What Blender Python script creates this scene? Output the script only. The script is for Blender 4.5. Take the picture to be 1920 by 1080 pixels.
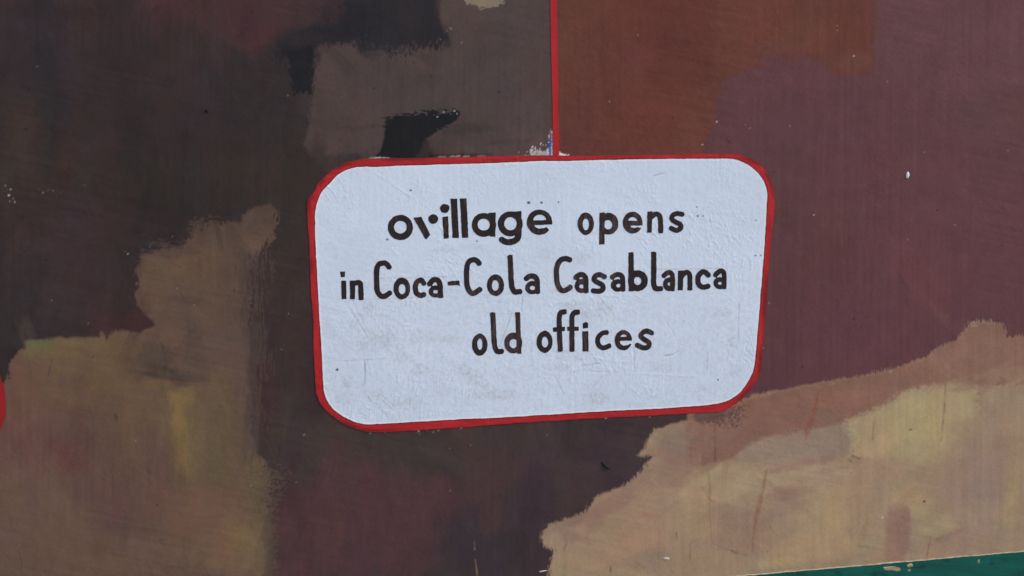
import bpy, math
import numpy as np
from mathutils import Matrix

# ------------------------------------------------------------------ camera, sky, sun, exposure
for o in list(bpy.data.objects):
    bpy.data.objects.remove(o)
scene = bpy.context.scene
C = scene.collection
cam_d = bpy.data.cameras.new('camera'); cam = bpy.data.objects.new('camera', cam_d); C.objects.link(cam)
cam_d.sensor_width = 36; cam_d.lens = 50; cam_d.clip_start = 0.05; cam_d.clip_end = 200
cam.matrix_world = Matrix(((0.9736995170330265, 0.03594107913145042, -0.22498330907095654, -0.600030485292241),
                           (-0.22607950006770536, 0.030034213561556375, -0.9736457290333456, -2.5967131593319324),
                           (-0.028236681440763467, 0.9989024901593777, 0.03736984044128637, 1.0996653644569108),
                           (0, 0, 0, 1)))
scene.camera = cam
SUN_EL, SUN_AZ = math.radians(42), math.radians(64)      # azimuth: from straight in front of the wall towards the right
w = bpy.data.worlds.new('World'); scene.world = w; w.use_nodes = True
nt = w.node_tree; bg = nt.nodes['Background']
sky = nt.nodes.new('ShaderNodeTexSky'); sky.sky_type = 'NISHITA'; sky.sun_disc = False
sky.sun_elevation = SUN_EL; sky.sun_rotation = math.pi - SUN_AZ
sky.air_density = 1.0; sky.dust_density = 0.4; sky.ozone_density = 1.5
nt.links.new(sky.outputs[0], bg.inputs[0]); bg.inputs[1].default_value = 0.15
sl = bpy.data.lights.new('sun', 'SUN'); sl.energy = 1.2; sl.angle = math.radians(10); sl.color = (1, 0.97, 0.93)
so = bpy.data.objects.new('sun', sl); C.objects.link(so)
d = np.array([math.sin(SUN_AZ)*math.cos(SUN_EL), -math.cos(SUN_AZ)*math.cos(SUN_EL), math.sin(SUN_EL)])
from mathutils import Vector
so.rotation_euler = Vector(d.tolist()).to_track_quat('Z', 'Y').to_euler()
so.location = (2, -2, 4)
vs = scene.view_settings
vs.view_transform = 'Standard'; vs.look = 'None'; vs.gamma = 1; vs.use_curve_mapping = False
vs.exposure = 0.65
# light that reaches the wall: picture value = albedo * LIGHT + SHEEN (linear); used to turn traced colours into paint albedo
LIGHT = np.array([0.716, 0.828, 0.983]); SHEEN = np.array([0.0083, 0.0096, 0.0113])

# ------------------------------------------------------------------ drawing -> wall
# The wall was traced as a drawing (units ~1 mm); HM rectifies drawing coordinates to metres on the wall plane y = 0 (x right, z up)
HM = np.array([[0.0009414870544862452, -2.6613678812522723e-05, -0.8894561857480331],
               [-0.00011377204650159535, -0.0009283468434543343, 1.528095893470237],
               [-7.98968073667651e-05, -1.0614132526926677e-05, 1.0]])
HI = np.linalg.inv(HM)
def to_wall(x, y):
    q = HM @ np.array([x, y, 1.0]); return q[0]/q[2], q[1]/q[2]
def to_draw(U, V):
    q = [HI[i, 0]*U + HI[i, 1]*V + HI[i, 2] for i in range(3)]
    return (q[0]/q[2]).astype(np.float32), (q[1]/q[2]).astype(np.float32)

# ------------------------------------------------------------------ numeric helpers
rng = np.random.default_rng(7)
TAB = [rng.random((256, 256), dtype=np.float32) for _ in range(8)]
def vn(x, y, s=0):
    t = TAB[s % 8]; x = x + 37.7*s; y = y + 91.3*s
    xi = np.floor(x); yi = np.floor(y); fx = x - xi; fy = y - yi
    fx = fx*fx*(3-2*fx); fy = fy*fy*(3-2*fy)
    a = xi.astype(np.int32) & 255; b = yi.astype(np.int32) & 255; a1 = (a+1) & 255; b1 = (b+1) & 255
    return (t[b, a]*(1-fx) + t[b, a1]*fx)*(1-fy) + (t[b1, a]*(1-fx) + t[b1, a1]*fx)*fy
def fbm(x, y, s=0, n=3):
    r = 0; amp = 1; tot = 0
    for i in range(n):
        r = r + amp*(vn(x*2**i, y*2**i, s+i)-0.5)*2; tot += amp; amp *= .55
    return r/tot
def sstep(a, b, x):
    t = np.clip((x-a)/(b-a), 0, 1); return t*t*(3-2*t)
def catmull(pts, closed=True, n=5):
    p = np.array(pts, float); N = len(p); out = []
    for i in range(N if closed else N-1):
        if closed: a, b, c, e = p[i-1], p[i], p[(i+1) % N], p[(i+2) % N]
        else: a, b, c, e = p[max(i-1, 0)], p[i], p[i+1], p[min(i+2, N-1)]
        for k in range(n):
            t = k/n
            out.append(.5*((2*b)+(c-a)*t+(2*a-5*b+4*c-e)*t*t+(3*b-a-3*c+e)*t**3))
    if not closed: out.append(p[-1])
    return np.array(out)
def sd_poly(X, Y, P):
    P = np.asarray(P, np.float32); dmin = np.full(X.shape, 1e9, np.float32); ins = np.zeros(X.shape, bool)
    for i in range(len(P)):
        ax, ay = P[i-1]; bx, by = P[i]; ex, ey = bx-ax, by-ay
        L = ex*ex+ey*ey
        if L < 1e-9: continue
        t = np.clip(((X-ax)*ex+(Y-ay)*ey)/L, 0, 1)
        dx = X-ax-t*ex; dy = Y-ay-t*ey
        np.minimum(dmin, dx*dx+dy*dy, out=dmin)
        if ey != 0:
            c = (ay > Y) != (by > Y)
            ins ^= c & (X < (Y-ay)*ex/ey+ax)
    dmin = np.sqrt(dmin); return np.where(ins, -dmin, dmin)
def sd_line(X, Y, P, wd, butt=False):
    P = np.asarray(P, np.float32); wd = np.broadcast_to(np.asarray(wd, np.float32), (len(P),))
    best = np.full(X.shape, 1e9, np.float32); M = len(P)-1
    for i in range(M):
        ax, ay = P[i]; bx, by = P[i+1]; ex, ey = bx-ax, by-ay; l = math.hypot(ex, ey)
        if l < 1e-6: continue
        tr = ((X-ax)*ex+(Y-ay)*ey)/(l*l); t = np.clip(tr, 0, 1)
        r = (wd[i]*(1-t)+wd[i+1]*t)/2
        dd = np.hypot(X-ax-t*ex, Y-ay-t*ey)-r
        if butt and (i == 0 or i == M-1):
            per = np.abs((X-ax)*ey-(Y-ay)*ex)/l
            if i == 0: dd = np.where(tr < 0, np.maximum(per-r, -tr*l), dd)
            if i == M-1: dd = np.where(tr > 1, np.maximum(per-r, (tr-1)*l), dd)
        best = np.minimum(best, dd)
    return best
def lin(rgb):
    c = np.asarray(rgb, np.float32)/255
    return np.where(c <= .04045, c/12.92, ((c+.055)/1.055)**2.4)
def albedo(rgb):                                           # colour seen in the shade light -> paint albedo
    return np.clip((lin(rgb)-SHEEN)/LIGHT, .002, .9)

class Grid:
    def __init__(g, u0, v0, u1, v1, step):
        nu = int(round((u1-u0)/step)); nv = int(round((v1-v0)/step))
        g.u = u0+np.arange(nu+1)*step; g.v = v0+np.arange(nv+1)*step
        g.U, g.V = np.meshgrid(g.u, g.v); g.X, g.Y = to_draw(g.U, g.V); g.step = step
    def box(g, x0, y0, x1, y1):
        m = (g.X > x0) & (g.X < x1) & (g.Y > y0) & (g.Y < y1)
        r = np.flatnonzero(m.any(1)); c = np.flatnonzero(m.any(0))
        if len(r) == 0 or len(c) == 0: return None
        return slice(r[0], r[-1]+1), slice(c[0], c[-1]+1)
def draw_grid(x0, y0, x1, y1, step):
    q = np.array([to_wall(x, y) for x in (x0, x1) for y in (y0, y1)])
    return Grid(q[:, 0].min(), q[:, 1].min(), q[:, 0].max(), q[:, 1].max(), step)

# ------------------------------------------------------------------ relief of the plaster (metres, towards the viewer), shared by every layer of paint
SCR = [  # scratches and ridges in the white panel: polyline, depth
 ([(684,313),(720,335),(770,368)], .35), ([(640,388),(652,406),(660,416)], .3), ([(640,560),(672,606),(690,636)], -.35), ([(655,570),(690,630)], .25),
 ([(690,575),(720,625)], .25), ([(683,680),(684,700),(682,720),(672,732)], -.6), ([(692,680),(696,705),(684,718)], .35), ([(640,680),(720,672)], -.15),
 ([(690,745),(722,778)], -.4), ([(710,740),(738,762)], -.4), ([(636,705),(655,722)], -.35), ([(1112,670),(1150,677),(1190,679)], .35), ([(1090,686),(1125,681)], -.4),
 ([(1106,697),(1140,699)], -.4), ([(1140,680),(1143,698)], .35), ([(1188,640),(1189,698)], -.35), ([(1189,698),(1165,722)], -.4), ([(1130,705),(1098,738)], .35),
 ([(1040,705),(1060,745)], -.35), ([(1180,725),(1200,742)], .4), ([(1246,668),(1262,665),(1270,658)], -.6), ([(1248,605),(1262,625),(1268,645)], -.35), ([(1240,676),(1266,668)], .3),
 ([(1385,570),(1384,640)], -.25), ([(1326,660),(1325,695)], -.25), ([(1190,700),(1300,706)], .25), ([(960,588),(935,650)], -.25), ([(1120,553),(1160,556)], .4),
 ([(1190,553),(1214,565)], .4), ([(905,466),(908,475)], .3), ([(1225,330),(1244,325)], -.4), ([(940,318),(962,314)], -.25), ([(780,560),(900,557)], -.1)]
def relief(X, Y, panel=0.0):
    h = .45*fbm(X/210, Y/190, 1, 2) + .16*fbm(X/38, Y/30, 2, 2)
    h = h + .10*fbm(X/7, Y/9, 3, 2)+.05*fbm(X/3, Y/3.4, 5, 1)
    dm_ = sstep(-.12, .12, fbm(X/190, Y/170, 3, 2)-.1*(X > 1040))
    h = h + .15*((1-dm_)*fbm(X/6.5, Y/120, 2, 2)+dm_*fbm((X+.25*Y)/100, (Y-.2*X)/6.5, 5, 2))
    if np.any(panel):
        n1 = 0
        for deg, sd in ((57, 4), (104, 1)):
            ca, sa = math.cos(math.radians(deg)), math.sin(math.radians(deg))
            wx = X+3*fbm(X/30, Y/30, sd, 2); n1 = n1+sstep(.60, .88, vn((wx*ca+Y*sa)/9, (-wx*sa+Y*ca)/2.5, sd+2))*sstep(.35, .7, vn(X/85, Y/75, sd+3))
        n2 = vn(X/2.3, Y/2.7, 6); n3 = vn(X/4.2, Y/3.8, 2)
        patch = sstep(.32, .72, vn(X/64, Y/52, 7)*.6+.4*vn(X/21, Y/19, 1))
        r = (.06+.37*patch)*(.9*n1+.75*n2+.5*n3)+.10*fbm(X/26, Y/22, 3, 2)
        for pts, dep in SCR:
            pp = np.array(pts); b = (X > pp[:, 0].min()-6) & (X < pp[:, 0].max()+6) & (Y > pp[:, 1].min()-6) & (Y < pp[:, 1].max()+6)
            if b.any():
                s = sd_line(X[b], Y[b], catmull(pts, False, 4), 0)
                s = s + 1.0*(vn(X[b]/6, Y[b]/6, 3)-.5)
                r[b] += 1.0*dep*np.exp(-(s/1.5)**2)*(.35+.9*vn(X[b]/9, Y[b]/9, 5))
        h = h + r*panel
    return h*1e-3

# ------------------------------------------------------------------ materials
def paint_mat(name, rough=.62, spec=.18, bump=.25, scale=420, var=.10, dist=.0006):
    m = bpy.data.materials.new(name); m.use_nodes = True; t = m.node_tree; N = t.nodes; L = t.links
    b = N['Principled BSDF']
    at = N.new('ShaderNodeAttribute'); at.attribute_name = 'paint'
    tc = N.new('ShaderNodeTexCoord')
    n1 = N.new('ShaderNodeTexNoise'); n1.inputs['Scale'].default_value = scale; n1.inputs['Detail'].default_value = 3; n1.inputs['Roughness'].default_value = .6
    n2 = N.new('ShaderNodeTexNoise'); n2.inputs['Scale'].default_value = 38; n2.inputs['Detail'].default_value = 5; n2.inputs['Roughness'].default_value = .65
    L.new(tc.outputs['Object'], n1.inputs['Vector']); L.new(tc.outputs['Object'], n2.inputs['Vector'])
    mr = N.new('ShaderNodeMapRange'); mr.inputs[1].default_value = .25; mr.inputs[2].default_value = .75
    mr.inputs[3].default_value = 1-var; mr.inputs[4].default_value = 1+var
    L.new(n1.outputs['Fac'], mr.inputs[0])
    mx = N.new('ShaderNodeVectorMath'); mx.operation = 'SCALE'
    L.new(at.outputs['Color'], mx.inputs[0]); L.new(mr.outputs[0], mx.inputs['Scale']); L.new(mx.outputs[0], b.inputs['Base Color'])
    rr = N.new('ShaderNodeMapRange'); rr.inputs[3].default_value = rough-.12; rr.inputs[4].default_value = rough+.15
    L.new(n2.outputs['Fac'], rr.inputs[0]); L.new(rr.outputs[0], b.inputs['Roughness'])
    b.inputs['Specular IOR Level'].default_value = spec
    bp = N.new('ShaderNodeBump'); bp.inputs['Strength'].default_value = bump; bp.inputs['Distance'].default_value = dist
    L.new(n1.outputs['Fac'], bp.inputs['Height']); L.new(bp.outputs[0], b.inputs['Normal'])
    return m
M_MURAL = paint_mat('mural_paint', var=.07, bump=.18)
M_WHITE = paint_mat('white_sign_paint', rough=.6, spec=.2, bump=.35, scale=360, var=.025)
M_RED = paint_mat('red_paint', rough=.5, spec=.2, bump=.15, var=.08)
M_BLACK = paint_mat('black_lettering_paint', rough=.5, spec=.2, bump=.15, var=.12)
M_GREEN = paint_mat('green_gloss_paint', rough=.45, spec=.2, bump=.15, var=.10)
M_FLAKE = paint_mat('flake', rough=.6, spec=.2, bump=.1, var=.05)
def plain(name, col, scale, rough):
    m = bpy.data.materials.new(name); m.use_nodes = True; t = m.node_tree
    b = t.nodes['Principled BSDF']; n = t.nodes.new('ShaderNodeTexNoise'); n.inputs['Scale'].default_value = scale; n.inputs['Detail'].default_value = 8
    r = t.nodes.new('ShaderNodeValToRGB')
    r.color_ramp.elements[0].color = (*[c*.75 for c in col], 1); r.color_ramp.elements[1].color = (*[c*1.2 for c in col], 1)
    t.links.new(n.outputs['Fac'], r.inputs[0]); t.links.new(r.outputs[0], b.inputs['Base Color']); b.inputs['Roughness'].default_value = rough
    return m
M_PLASTER = plain('bare_plaster', (.35, .33, .3), 30, .9)
M_GROUND = plain('concrete_ground', (.26, .25, .24), 12, .9)

# ------------------------------------------------------------------ object helpers
def empty(name, loc, label=None, cat=None, group=None):
    o = bpy.data.objects.new(name, None); C.objects.link(o); o.location = loc; o.empty_display_size = .1
    if label: o['label'] = label
    if cat: o['category'] = cat
    if group: o['group'] = group
    return o
def make(name, verts, faces, mat, parent=None, cols=None, label=None, smooth=True):
    me = bpy.data.meshes.new(name); verts = np.asarray(verts, np.float32); faces = np.asarray(faces, np.int32)
    k = faces.shape[1]
    me.vertices.add(len(verts)); me.loops.add(faces.size); me.polygons.add(len(faces))
    if parent is not None: verts = verts - np.array(parent.location, np.float32)
    me.vertices.foreach_set('co', verts.ravel()); me.loops.foreach_set('vertex_index', faces.ravel())
    me.polygons.foreach_set('loop_start', np.arange(len(faces), dtype=np.int32)*k)
    me.polygons.foreach_set('use_smooth', np.full(len(faces), smooth))
    me.update(calc_edges=True)
    if cols is not None:
        a = me.attributes.new('paint', 'FLOAT_COLOR', 'POINT')
        c4 = np.ones((len(verts), 4), np.float32); c4[:, :3] = cols; a.data.foreach_set('color', c4.ravel())
    me.materials.append(mat)
    o = bpy.data.objects.new(name, me); C.objects.link(o)
    if parent is not None: o.parent = parent
    if label: o['label'] = label
    return o
def compact(V, F, *arrs):
    used = np.unique(F); m = np.full(len(V), -1, np.int64); m[used] = np.arange(len(used))
    return [V[used], m[F]]+[a[used] for a in arrs]
def quads(nr, nc):
    i = np.arange(nr*nc).reshape(nr, nc)
    return np.stack([i[:-1, :-1], i[:-1, 1:], i[1:, 1:], i[1:, :-1]], -1)      # v grows upwards: front face looks at -y
def sheet(name, grid, field, lift, mat, parent, colour, panel=0.0, label=None):
    """a coat of paint: the region field < 0 of the grid, its edge vertices pulled onto the outline, following the plaster relief"""
    f = field(grid.X, grid.Y).astype(np.float64)
    gv, gu = np.gradient(f, grid.step)
    q = quads(*f.shape); ins = f < 0
    keep = ins[:-1, :-1] | ins[:-1, 1:] | ins[1:, 1:] | ins[1:, :-1]
    g2 = np.maximum(gu*gu+gv*gv, 1e-6); out = f > 0
    U = grid.U-np.where(out, f*gu/g2, 0); V = grid.V-np.where(out, f*gv/g2, 0)
    U = np.clip(U, grid.U-1.5*grid.step, grid.U+1.5*grid.step); V = np.clip(V, grid.V-1.5*grid.step, grid.V+1.5*grid.step)
    F = q[keep]; flat = np.stack([U.ravel(), V.ravel()], 1); fl, F = compact(flat, F)
    X, Y = to_draw(fl[:, 0], fl[:, 1])
    h = relief(X, Y, np.full(X.shape, panel) if panel else 0.0)+lift
    vv = np.stack([fl[:, 0], -h, fl[:, 1]], 1)
    cols = albedo(colour(X, Y))
    return make(name, vv, F, mat, parent, cols, label)

# ------------------------------------------------------------------ traced outlines
IN = [(590.7,420),(590.5,404),(591.4,394),(596,376),(604,359),(618,343.5),(632,329),(648,319.5),(666,314),(681.5,312.4),(705,312.7),(738,311),(790,309.5),(840,308),(900,306.3),(940,305),(985,303),
 (1023,301.7),(1057,301.7),(1110,300.3),(1173,299),(1230,298.2),(1280,297.7),(1335,297.5),(1372,298),(1396.7,306),(1416.7,320),(1430,336.7),(1436.7,353),(1438.4,370),(1437,390),(1435,430),(1432.7,466.7),(1428,527),
 (1421.7,606.7),(1418,650),(1414,687),(1409,703),(1401,717),(1391,731),(1380,741.7),(1362,752),(1333,758.5),(1280,763),(1223,766.7),(1140,770.5),(1040,776.7),(940,782.7),(870,785.5),(806.7,789),(760,792),(723,794),(690,795.5),
 (675,793.5),(660,789),(640,778.3),(623,765),(610,743),(606,720),(604,677),(601,627),(596.7,560),(594,503),(591,450)]
OUT = [(577,420),(576,397),(576,379),(579,371),(587,362),(596,345),(606,334.4),(622,320),(637.4,310.5),(650,304.6),(666,300.5),(683,298),(700,297),(740,296.6),(806.7,295.5),(860,294.3),(906.7,293),(990,291.7),(1050,291.3),(1110,291.6),
 (1173,291.2),(1230,290),(1280,288.8),(1330,288),(1373,288),(1393,291.7),(1413,300),(1430,313),(1443,333),(1450.7,356.7),(1452.7,383),(1450,412),(1446.7,440),(1440.7,510),(1436.7,566.7),(1431.7,626.7),(1427,687),(1421,708),(1411,724),
 (1390,748),(1366,765),(1350,772),(1315,774),(1280,775.5),(1223,779),(1140,783),(1056.7,787.7),(973,793),(853,801.7),(780,806.7),(723,810),(695,809.5),(683,808),(660,801.7),(640,791.7),(623,780),(605,763),(594,742),(591.5,720),(588,660),
 (587,593),(582.7,546.7),(580,460)]
IN = catmull(IN); OUT = catmull(OUT)

# ------------------------------------------------------------------ the mural: coats of colour laid one over the other
class Canvas:
    def __init__(s, grid):
        s.g = grid; s.c = np.zeros(grid.X.shape+(3,), np.float32); s.lab = np.zeros(grid.X.shape, np.int8); s.gain = np.ones(3); s.clip = None; s.keep = np.zeros(grid.X.shape, np.float32)
    def win(s, x0, y0, x1, y1, pad):
        return s.g.box(x0-pad, y0-pad, x1+pad, y1+pad)
    def mix(s, b, a, rgb, lab=None, X=None, Y=None):
        if np.ndim(a) == 0: return
        if s.clip is not None: a = a*s.clip[b]
        s.keep[:] = 0; s.keep[b] = a
        s.c[b] += (lin(np.asarray(rgb)*s.gain)-s.c[b])*a[..., None]
        if lab is not None:
            l = s.lab[b]; l[a > .5*min(1, float(np.max(a))+1e-6)] = lab
    def coat(s, pts, rgb, soft=4, wob=(3, 26), dry=(0, 3, 3), op=1.0, lab=None, smooth=True, seed=1):
        P = catmull(pts, True, 4) if smooth else np.array(pts)
        pad = soft+2*wob[0]+dry[0]+6
        b = s.win(P[:, 0].min(), P[:, 1].min(), P[:, 0].max(), P[:, 1].max(), pad)
        if b is None: return
        X, Y = s.g.X[b], s.g.Y[b]; f = sd_poly(X, Y, P)
        f = f + wob[0]*fbm(X/wob[1], Y/wob[1], seed, 3)*1.3
        if dry[0]: f = f + dry[0]*(.12+1.75*sstep(.3, .75, vn(X/58, Y/52, seed+5)))*fbm(X/dry[1], Y/dry[2], seed+3, 2)*1.5
        s.mix(b, op*sstep(soft, -soft, f), rgb, lab)
    def blob(s, x, y, rx, ry, rgb, op=1.0, ang=0, seed=0, streak=None):
        R = 2.2*max(rx, ry); b = s.win(x-R, y-R, x+R, y+R, 0)
        if b is None: return
        X, Y = s.g.X[b]-x, s.g.Y[b]-y; ca, sa = math.cos(math.radians(ang)), math.sin(math.radians(ang))
        p = (X*ca+Y*sa)/rx; q = (-X*sa+Y*ca)/ry
        n = fbm(s.g.X[b]/34, s.g.Y[b]/34, seed, 3)
        fa = math.radians((x*7+y*3) % 50-25+(90 if (int(x)+int(y)) % 2 else 55)); xx, yy = s.g.X[b], s.g.Y[b]
        br = fbm((xx*math.cos(fa)+yy*math.sin(fa))/34, (-xx*math.sin(fa)+yy*math.cos(fa))/3.6, seed+1, 2)
        r = np.sqrt(p*p+q*q)+.36*n+.22*br
        if streak: r = r+.35*fbm(s.g.X[b]/streak[0], s.g.Y[b]/streak[1], seed+2, 2)
        s.mix(b, op*sstep(1.42, .5, r), rgb)
    def line(s, pts, wd, rgb, op=.8, soft=1.2, seed=0):
        P = catmull(pts, False, 4); W = np.interp(np.linspace(0, 1, len(P)), np.linspace(0, 1, len(wd)), wd) if np.ndim(wd) else wd
        b = s.win(P[:, 0].min(), P[:, 1].min(), P[:, 0].max(), P[:, 1].max(), 12)
        if b is None: return
        X, Y = s.g.X[b], s.g.Y[b]; f = sd_line(X, Y, P, W)+1.0*fbm(X/12, Y/12, seed, 2)
        s.mix(b, .8*op*sstep(soft+.7, -soft-.3, f)*(.35+.8*vn(X/6, Y/11, seed)), rgb)

LABS = ['dark_brown_paint', 'taupe_paint', 'black_paint_stroke', 'maroon_paint', 'terracotta_paint', 'tan_paint', 'umber_paint', 'pale_paint_dab', 'blue_paint_sliver', 'sandy_yellow_paint', 'ochre_paint_stroke', 'black_paint_patch']
def paint_mural(g):
    k = Canvas(g); X, Y = g.X, g.Y
    # left and bottom field: very dark brown
    n = fbm(X/150, Y/190, 1, 3)[..., None]; n2 = fbm(X/60, Y/240, 4, 3)[..., None]
    k.c[:] = lin((56, 47, 47))*(1-.5*np.clip(n, -1, 1)**2) + 0
    k.c[:] = lin((56, 46, 47)) + (lin((64, 51, 51))-lin((48, 44, 44)))*.5*(n+.8*n2)
    B = k.blob
    B(60, 70, 60, 110, (47, 44, 49), .7); B(85, 230, 26, 90, (46, 44, 45), .7, streak=(10, 80)); B(95, 280, 14, 60, (44, 42, 42), .6)
    B(40, 250, 45, 90, (64, 51, 48), .7); B(160, 60, 70, 60, (62, 48, 50), .5); B(240, 45, 40, 40, (52, 45, 47), .6)
    B(20, 130, 40, 80, (58, 48, 50), .5); B(330, 170, 120, 70, (58, 47, 49), .6)
    B(470, 170, 90, 90, (50, 46, 47), .7); B(440, 130, 30, 70, (46, 43, 45), .5, streak=(10, 80))
    B(300, 330, 330, 40, (55, 48, 45), .7); B(330, 370, 140, 40, (48, 43, 42), .6); B(540, 430, 50, 130, (57, 49, 46), .7); B(545, 260, 40, 80, (52, 48, 46), .6)
    B(60, 330, 60, 50, (62, 52, 48), .5); B(40, 540, 90, 90, (57, 50, 50), .6); B(140, 520, 80, 90, (60, 48, 50), .6); B(60, 600, 70, 40, (54, 49, 50), .7)
    B(170, 400, 80, 40, (62, 48, 50), .5); B(255, 430, 60, 40, (57, 47, 47), .5); B(330, 410, 40, 26, (47, 43, 43), .6)
    B(540, 620, 40, 90, (60, 50, 48), .6); B(500, 760, 26, 110, (68, 47, 49), .8, streak=(8, 60)); B(510, 790, 14, 46, (66, 42, 43), .6, streak=(5, 30))
    # reddish passages near the top
    k.coat([(275,-60),(280,15),(296,44),(345,36),(398,22),(408,40),(430,68),(470,88),(502,78),(525,58),(560,42),(640,36),(660,-60)], (69, 49, 51), soft=9, wob=(5, 40), op=.9)
    B(335, 15, 55, 26, (71, 49, 51), .6); B(470, 55, 55, 40, (70, 48, 51), .8); B(530, 20, 90, 26, (68, 50, 53), .6); B(590, 25, 40, 50, (58, 47, 50), .5)
    B(420, 160, 200, 70, (56, 47, 48), .35)
    k.coat([(180,640),(178,600),(200,585),(235,592),(258,580),(275,598),(292,612),(290,640)], (68, 45, 47), soft=12, wob=(5, 25), op=.6)
    # taupe block right of centre
    k.coat([(586,84),(640,79),(700,76),(800,80),(826,60),(822,-900),(1026,-900),(1038,-60),(1038,330),(640,330),(606,318),(592,300),(570,272),(576,245),(584,215),(588,160)], (76, 64, 63), soft=6, wob=(3.5, 24), dry=(4, 3, 4), lab=1, smooth=False)
    k.clip = k.keep.copy()
    B(700, 170, 90, 60, (73, 62, 63), .7); B(900, 60, 90, 60, (72, 62, 62), .7); B(960, 180, 80, 80, (78, 66, 68), .7); B(880, 30, 60, 30, (77, 65, 62), .6)
    B(640, 230, 50, 40, (72, 60, 59), .6); B(985, 265, 50, 26, (88, 70, 71), .7); B(640, 270, 50, 20, (80, 65, 63), .6); B(900, 150, 60, 90, (74, 63, 64), .6)
    B(870, 242, 50, 9, (58, 51, 51), .8, -3, streak=(40, 5)); B(960, 266, 40, 6, (62, 54, 54), .6, -4, streak=(40, 5)); B(680, 238, 26, 4, (58, 51, 51), .6, -5); B(600, 205, 12, 40, (70, 57, 55), .5)
    B(830, 265, 30, 16, (68, 58, 57), .6); B(595, 300, 14, 40, (48, 43, 42), .8); B(620, 312, 36, 12, (44, 41, 40), .9, -30); B(660, 294, 46, 7, (46, 42, 41), .85, -4, streak=(5, 5))
    k.clip = None
    # black strokes
    k.coat([(640,-60),(818,-60),(815,15),(824,42),(838,58),(843,84),(800,88),(740,90),(690,94),(674,92),(672,80),(640,81),(600,84),(592,88),(560,110),(530,108),(512,112),(520,90),(545,62),(590,46),(640,36)], (43, 41, 45), soft=9, wob=(3, 18), dry=(8, 2.4, 8), lab=2)
    B(556, 96, 34, 16, (38, 37, 41), .9); B(600, 66, 50, 16, (41, 39, 43), .7)
    B(560, 75, 40, 22, (48, 43, 47), .6); B(760, 30, 60, 40, (47, 43, 47), .6); B(660, 40, 70, 36, (40, 39, 44), .6)
    k.coat([(676,84),(745,84),(742,100),(720,104),(700,112),(682,106)], (46, 43, 46), soft=3, dry=(20, 2.6, 4), wob=(1, 12), op=.9)
    k.coat([(540,96),(592,84),(591,110),(588,140),(584,172),(582,177),(562,175),(549,179),(546,150),(541,120)], (36, 36, 40), soft=4, wob=(2, 14), dry=(4, 2.6, 6), lab=2, smooth=False)
    B(598, 110, 9, 18, (46, 42, 44), .7, streak=(3, 4))
    k.coat([(724,219),(780,213),(852,206),(864,210),(857,226),(838,238),(815,250),(801,260),(806,278),(812,298),(700,298),(712,285),(719,262),(722,240)], (33, 33, 36), soft=2, wob=(2, 12), dry=(4.5, 7, 2.4), lab=11, smooth=False)
    k.coat([(796,262),(812,268),(812,298),(780,298)], (52, 47, 48), soft=4, dry=(9, 3, 3), op=.8)
    k.coat([(805,289),(925,287),(925,296),(805,296)], (34, 33, 36), soft=1.5, dry=(4, 5, 3), wob=(1, 9), smooth=False, op=.85)
    # pale dab at the top edge
    k.coat([(860,-60),(872,2),(886,9),(902,15),(928,12),(944,5),(950,-8),(950,-60)], (122, 110, 94), soft=2, wob=(2, 9), dry=(4, 4, 2), lab=7)
    # bare white and blue scraps where the line meets the panel
    k.coat([(984,292),(996,286),(1012,282),(1030,277),(1031,294),(984,296)], (196, 190, 192), soft=1.2, dry=(11, 2.2, 3.4), wob=(1, 7), op=.75)
    k.coat([(1034,244),(1038,244),(1038,294),(1028,294),(1028,276),(1030,262)], (214, 214, 222), soft=1, dry=(3, 2, 3), wob=(.5, 7), smooth=False)
    k.coat([(1033.5,247),(1034.6,262),(1034,276),(1033,294),(1028.5,294),(1028.5,274),(1030.5,260)], (46, 76, 148), soft=1, dry=(1.5, 2, 3), wob=(.3, 7), lab=8, smooth=False)
    k.coat([(695,294),(730,295.5),(730,299),(690,299)], (196, 190, 194), soft=1, dry=(3, 3, 2), wob=(.8, 5), smooth=False, op=.6)
    for x0, x1 in ((820,836),(842,862),(868,880),(895,912)): k.coat([(x0,292.6-(x0-820)*.014),(x1,292.2-(x1-820)*.014),(x1,296),(x0,296)], (176, 170, 174), soft=1, dry=(3.2, 3, 2), wob=(.8, 5), smooth=False, op=.55)
    # right field: maroon
    k.coat([(1040,-3000),(4200,-3000),(4200,2000),(1040,2000),(1040,776),(1300,776),(1300,400),(1040,400)], (91, 60, 64), soft=2, wob=(0, 20), lab=3, smooth=False)
    B(1760, 60, 160, 60, (95, 65, 69), .7, streak=(60, 12)); B(1560, 230, 150, 70, (88, 59, 66), .6); B(1870, 230, 110, 50, (88, 61, 63), .7); B(1800, 150, 140, 30, (96, 66, 70), .5)
    B(1640, 300, 130, 40, (91, 58, 62), .6); B(1480, 420, 40, 160, (84, 57, 60), .7); B(1560, 480, 60, 120, (88, 58, 61), .5); B(1720, 480, 60, 130, (97, 62, 67), .7)
    B(1850, 380, 90, 60, (92, 62, 66), .5); B(1600, 620, 130, 60, (91, 59, 67), .7); B(1460, 640, 40, 80, (82, 55, 62), .7); B(1840, 540, 90, 60, (92, 60, 66), .5); B(1430, 722, 40, 16, (80, 55, 62), .8)
    B(1560, 410, 50, 30, (94, 64, 64), .4); B(1695, 545, 12, 30, (80, 60, 63), .6, -30); B(1735, 560, 40, 40, (100, 64, 68), .5); B(1530, 340, 60, 20, (94, 63, 66), .5)
    B(1440, 260, 60, 50, (88, 60, 66), .5); B(1905, 60, 30, 100, (98, 67, 70), .5)
    # terracotta
    k.gain = np.array((.93, .935, .98))
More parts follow.
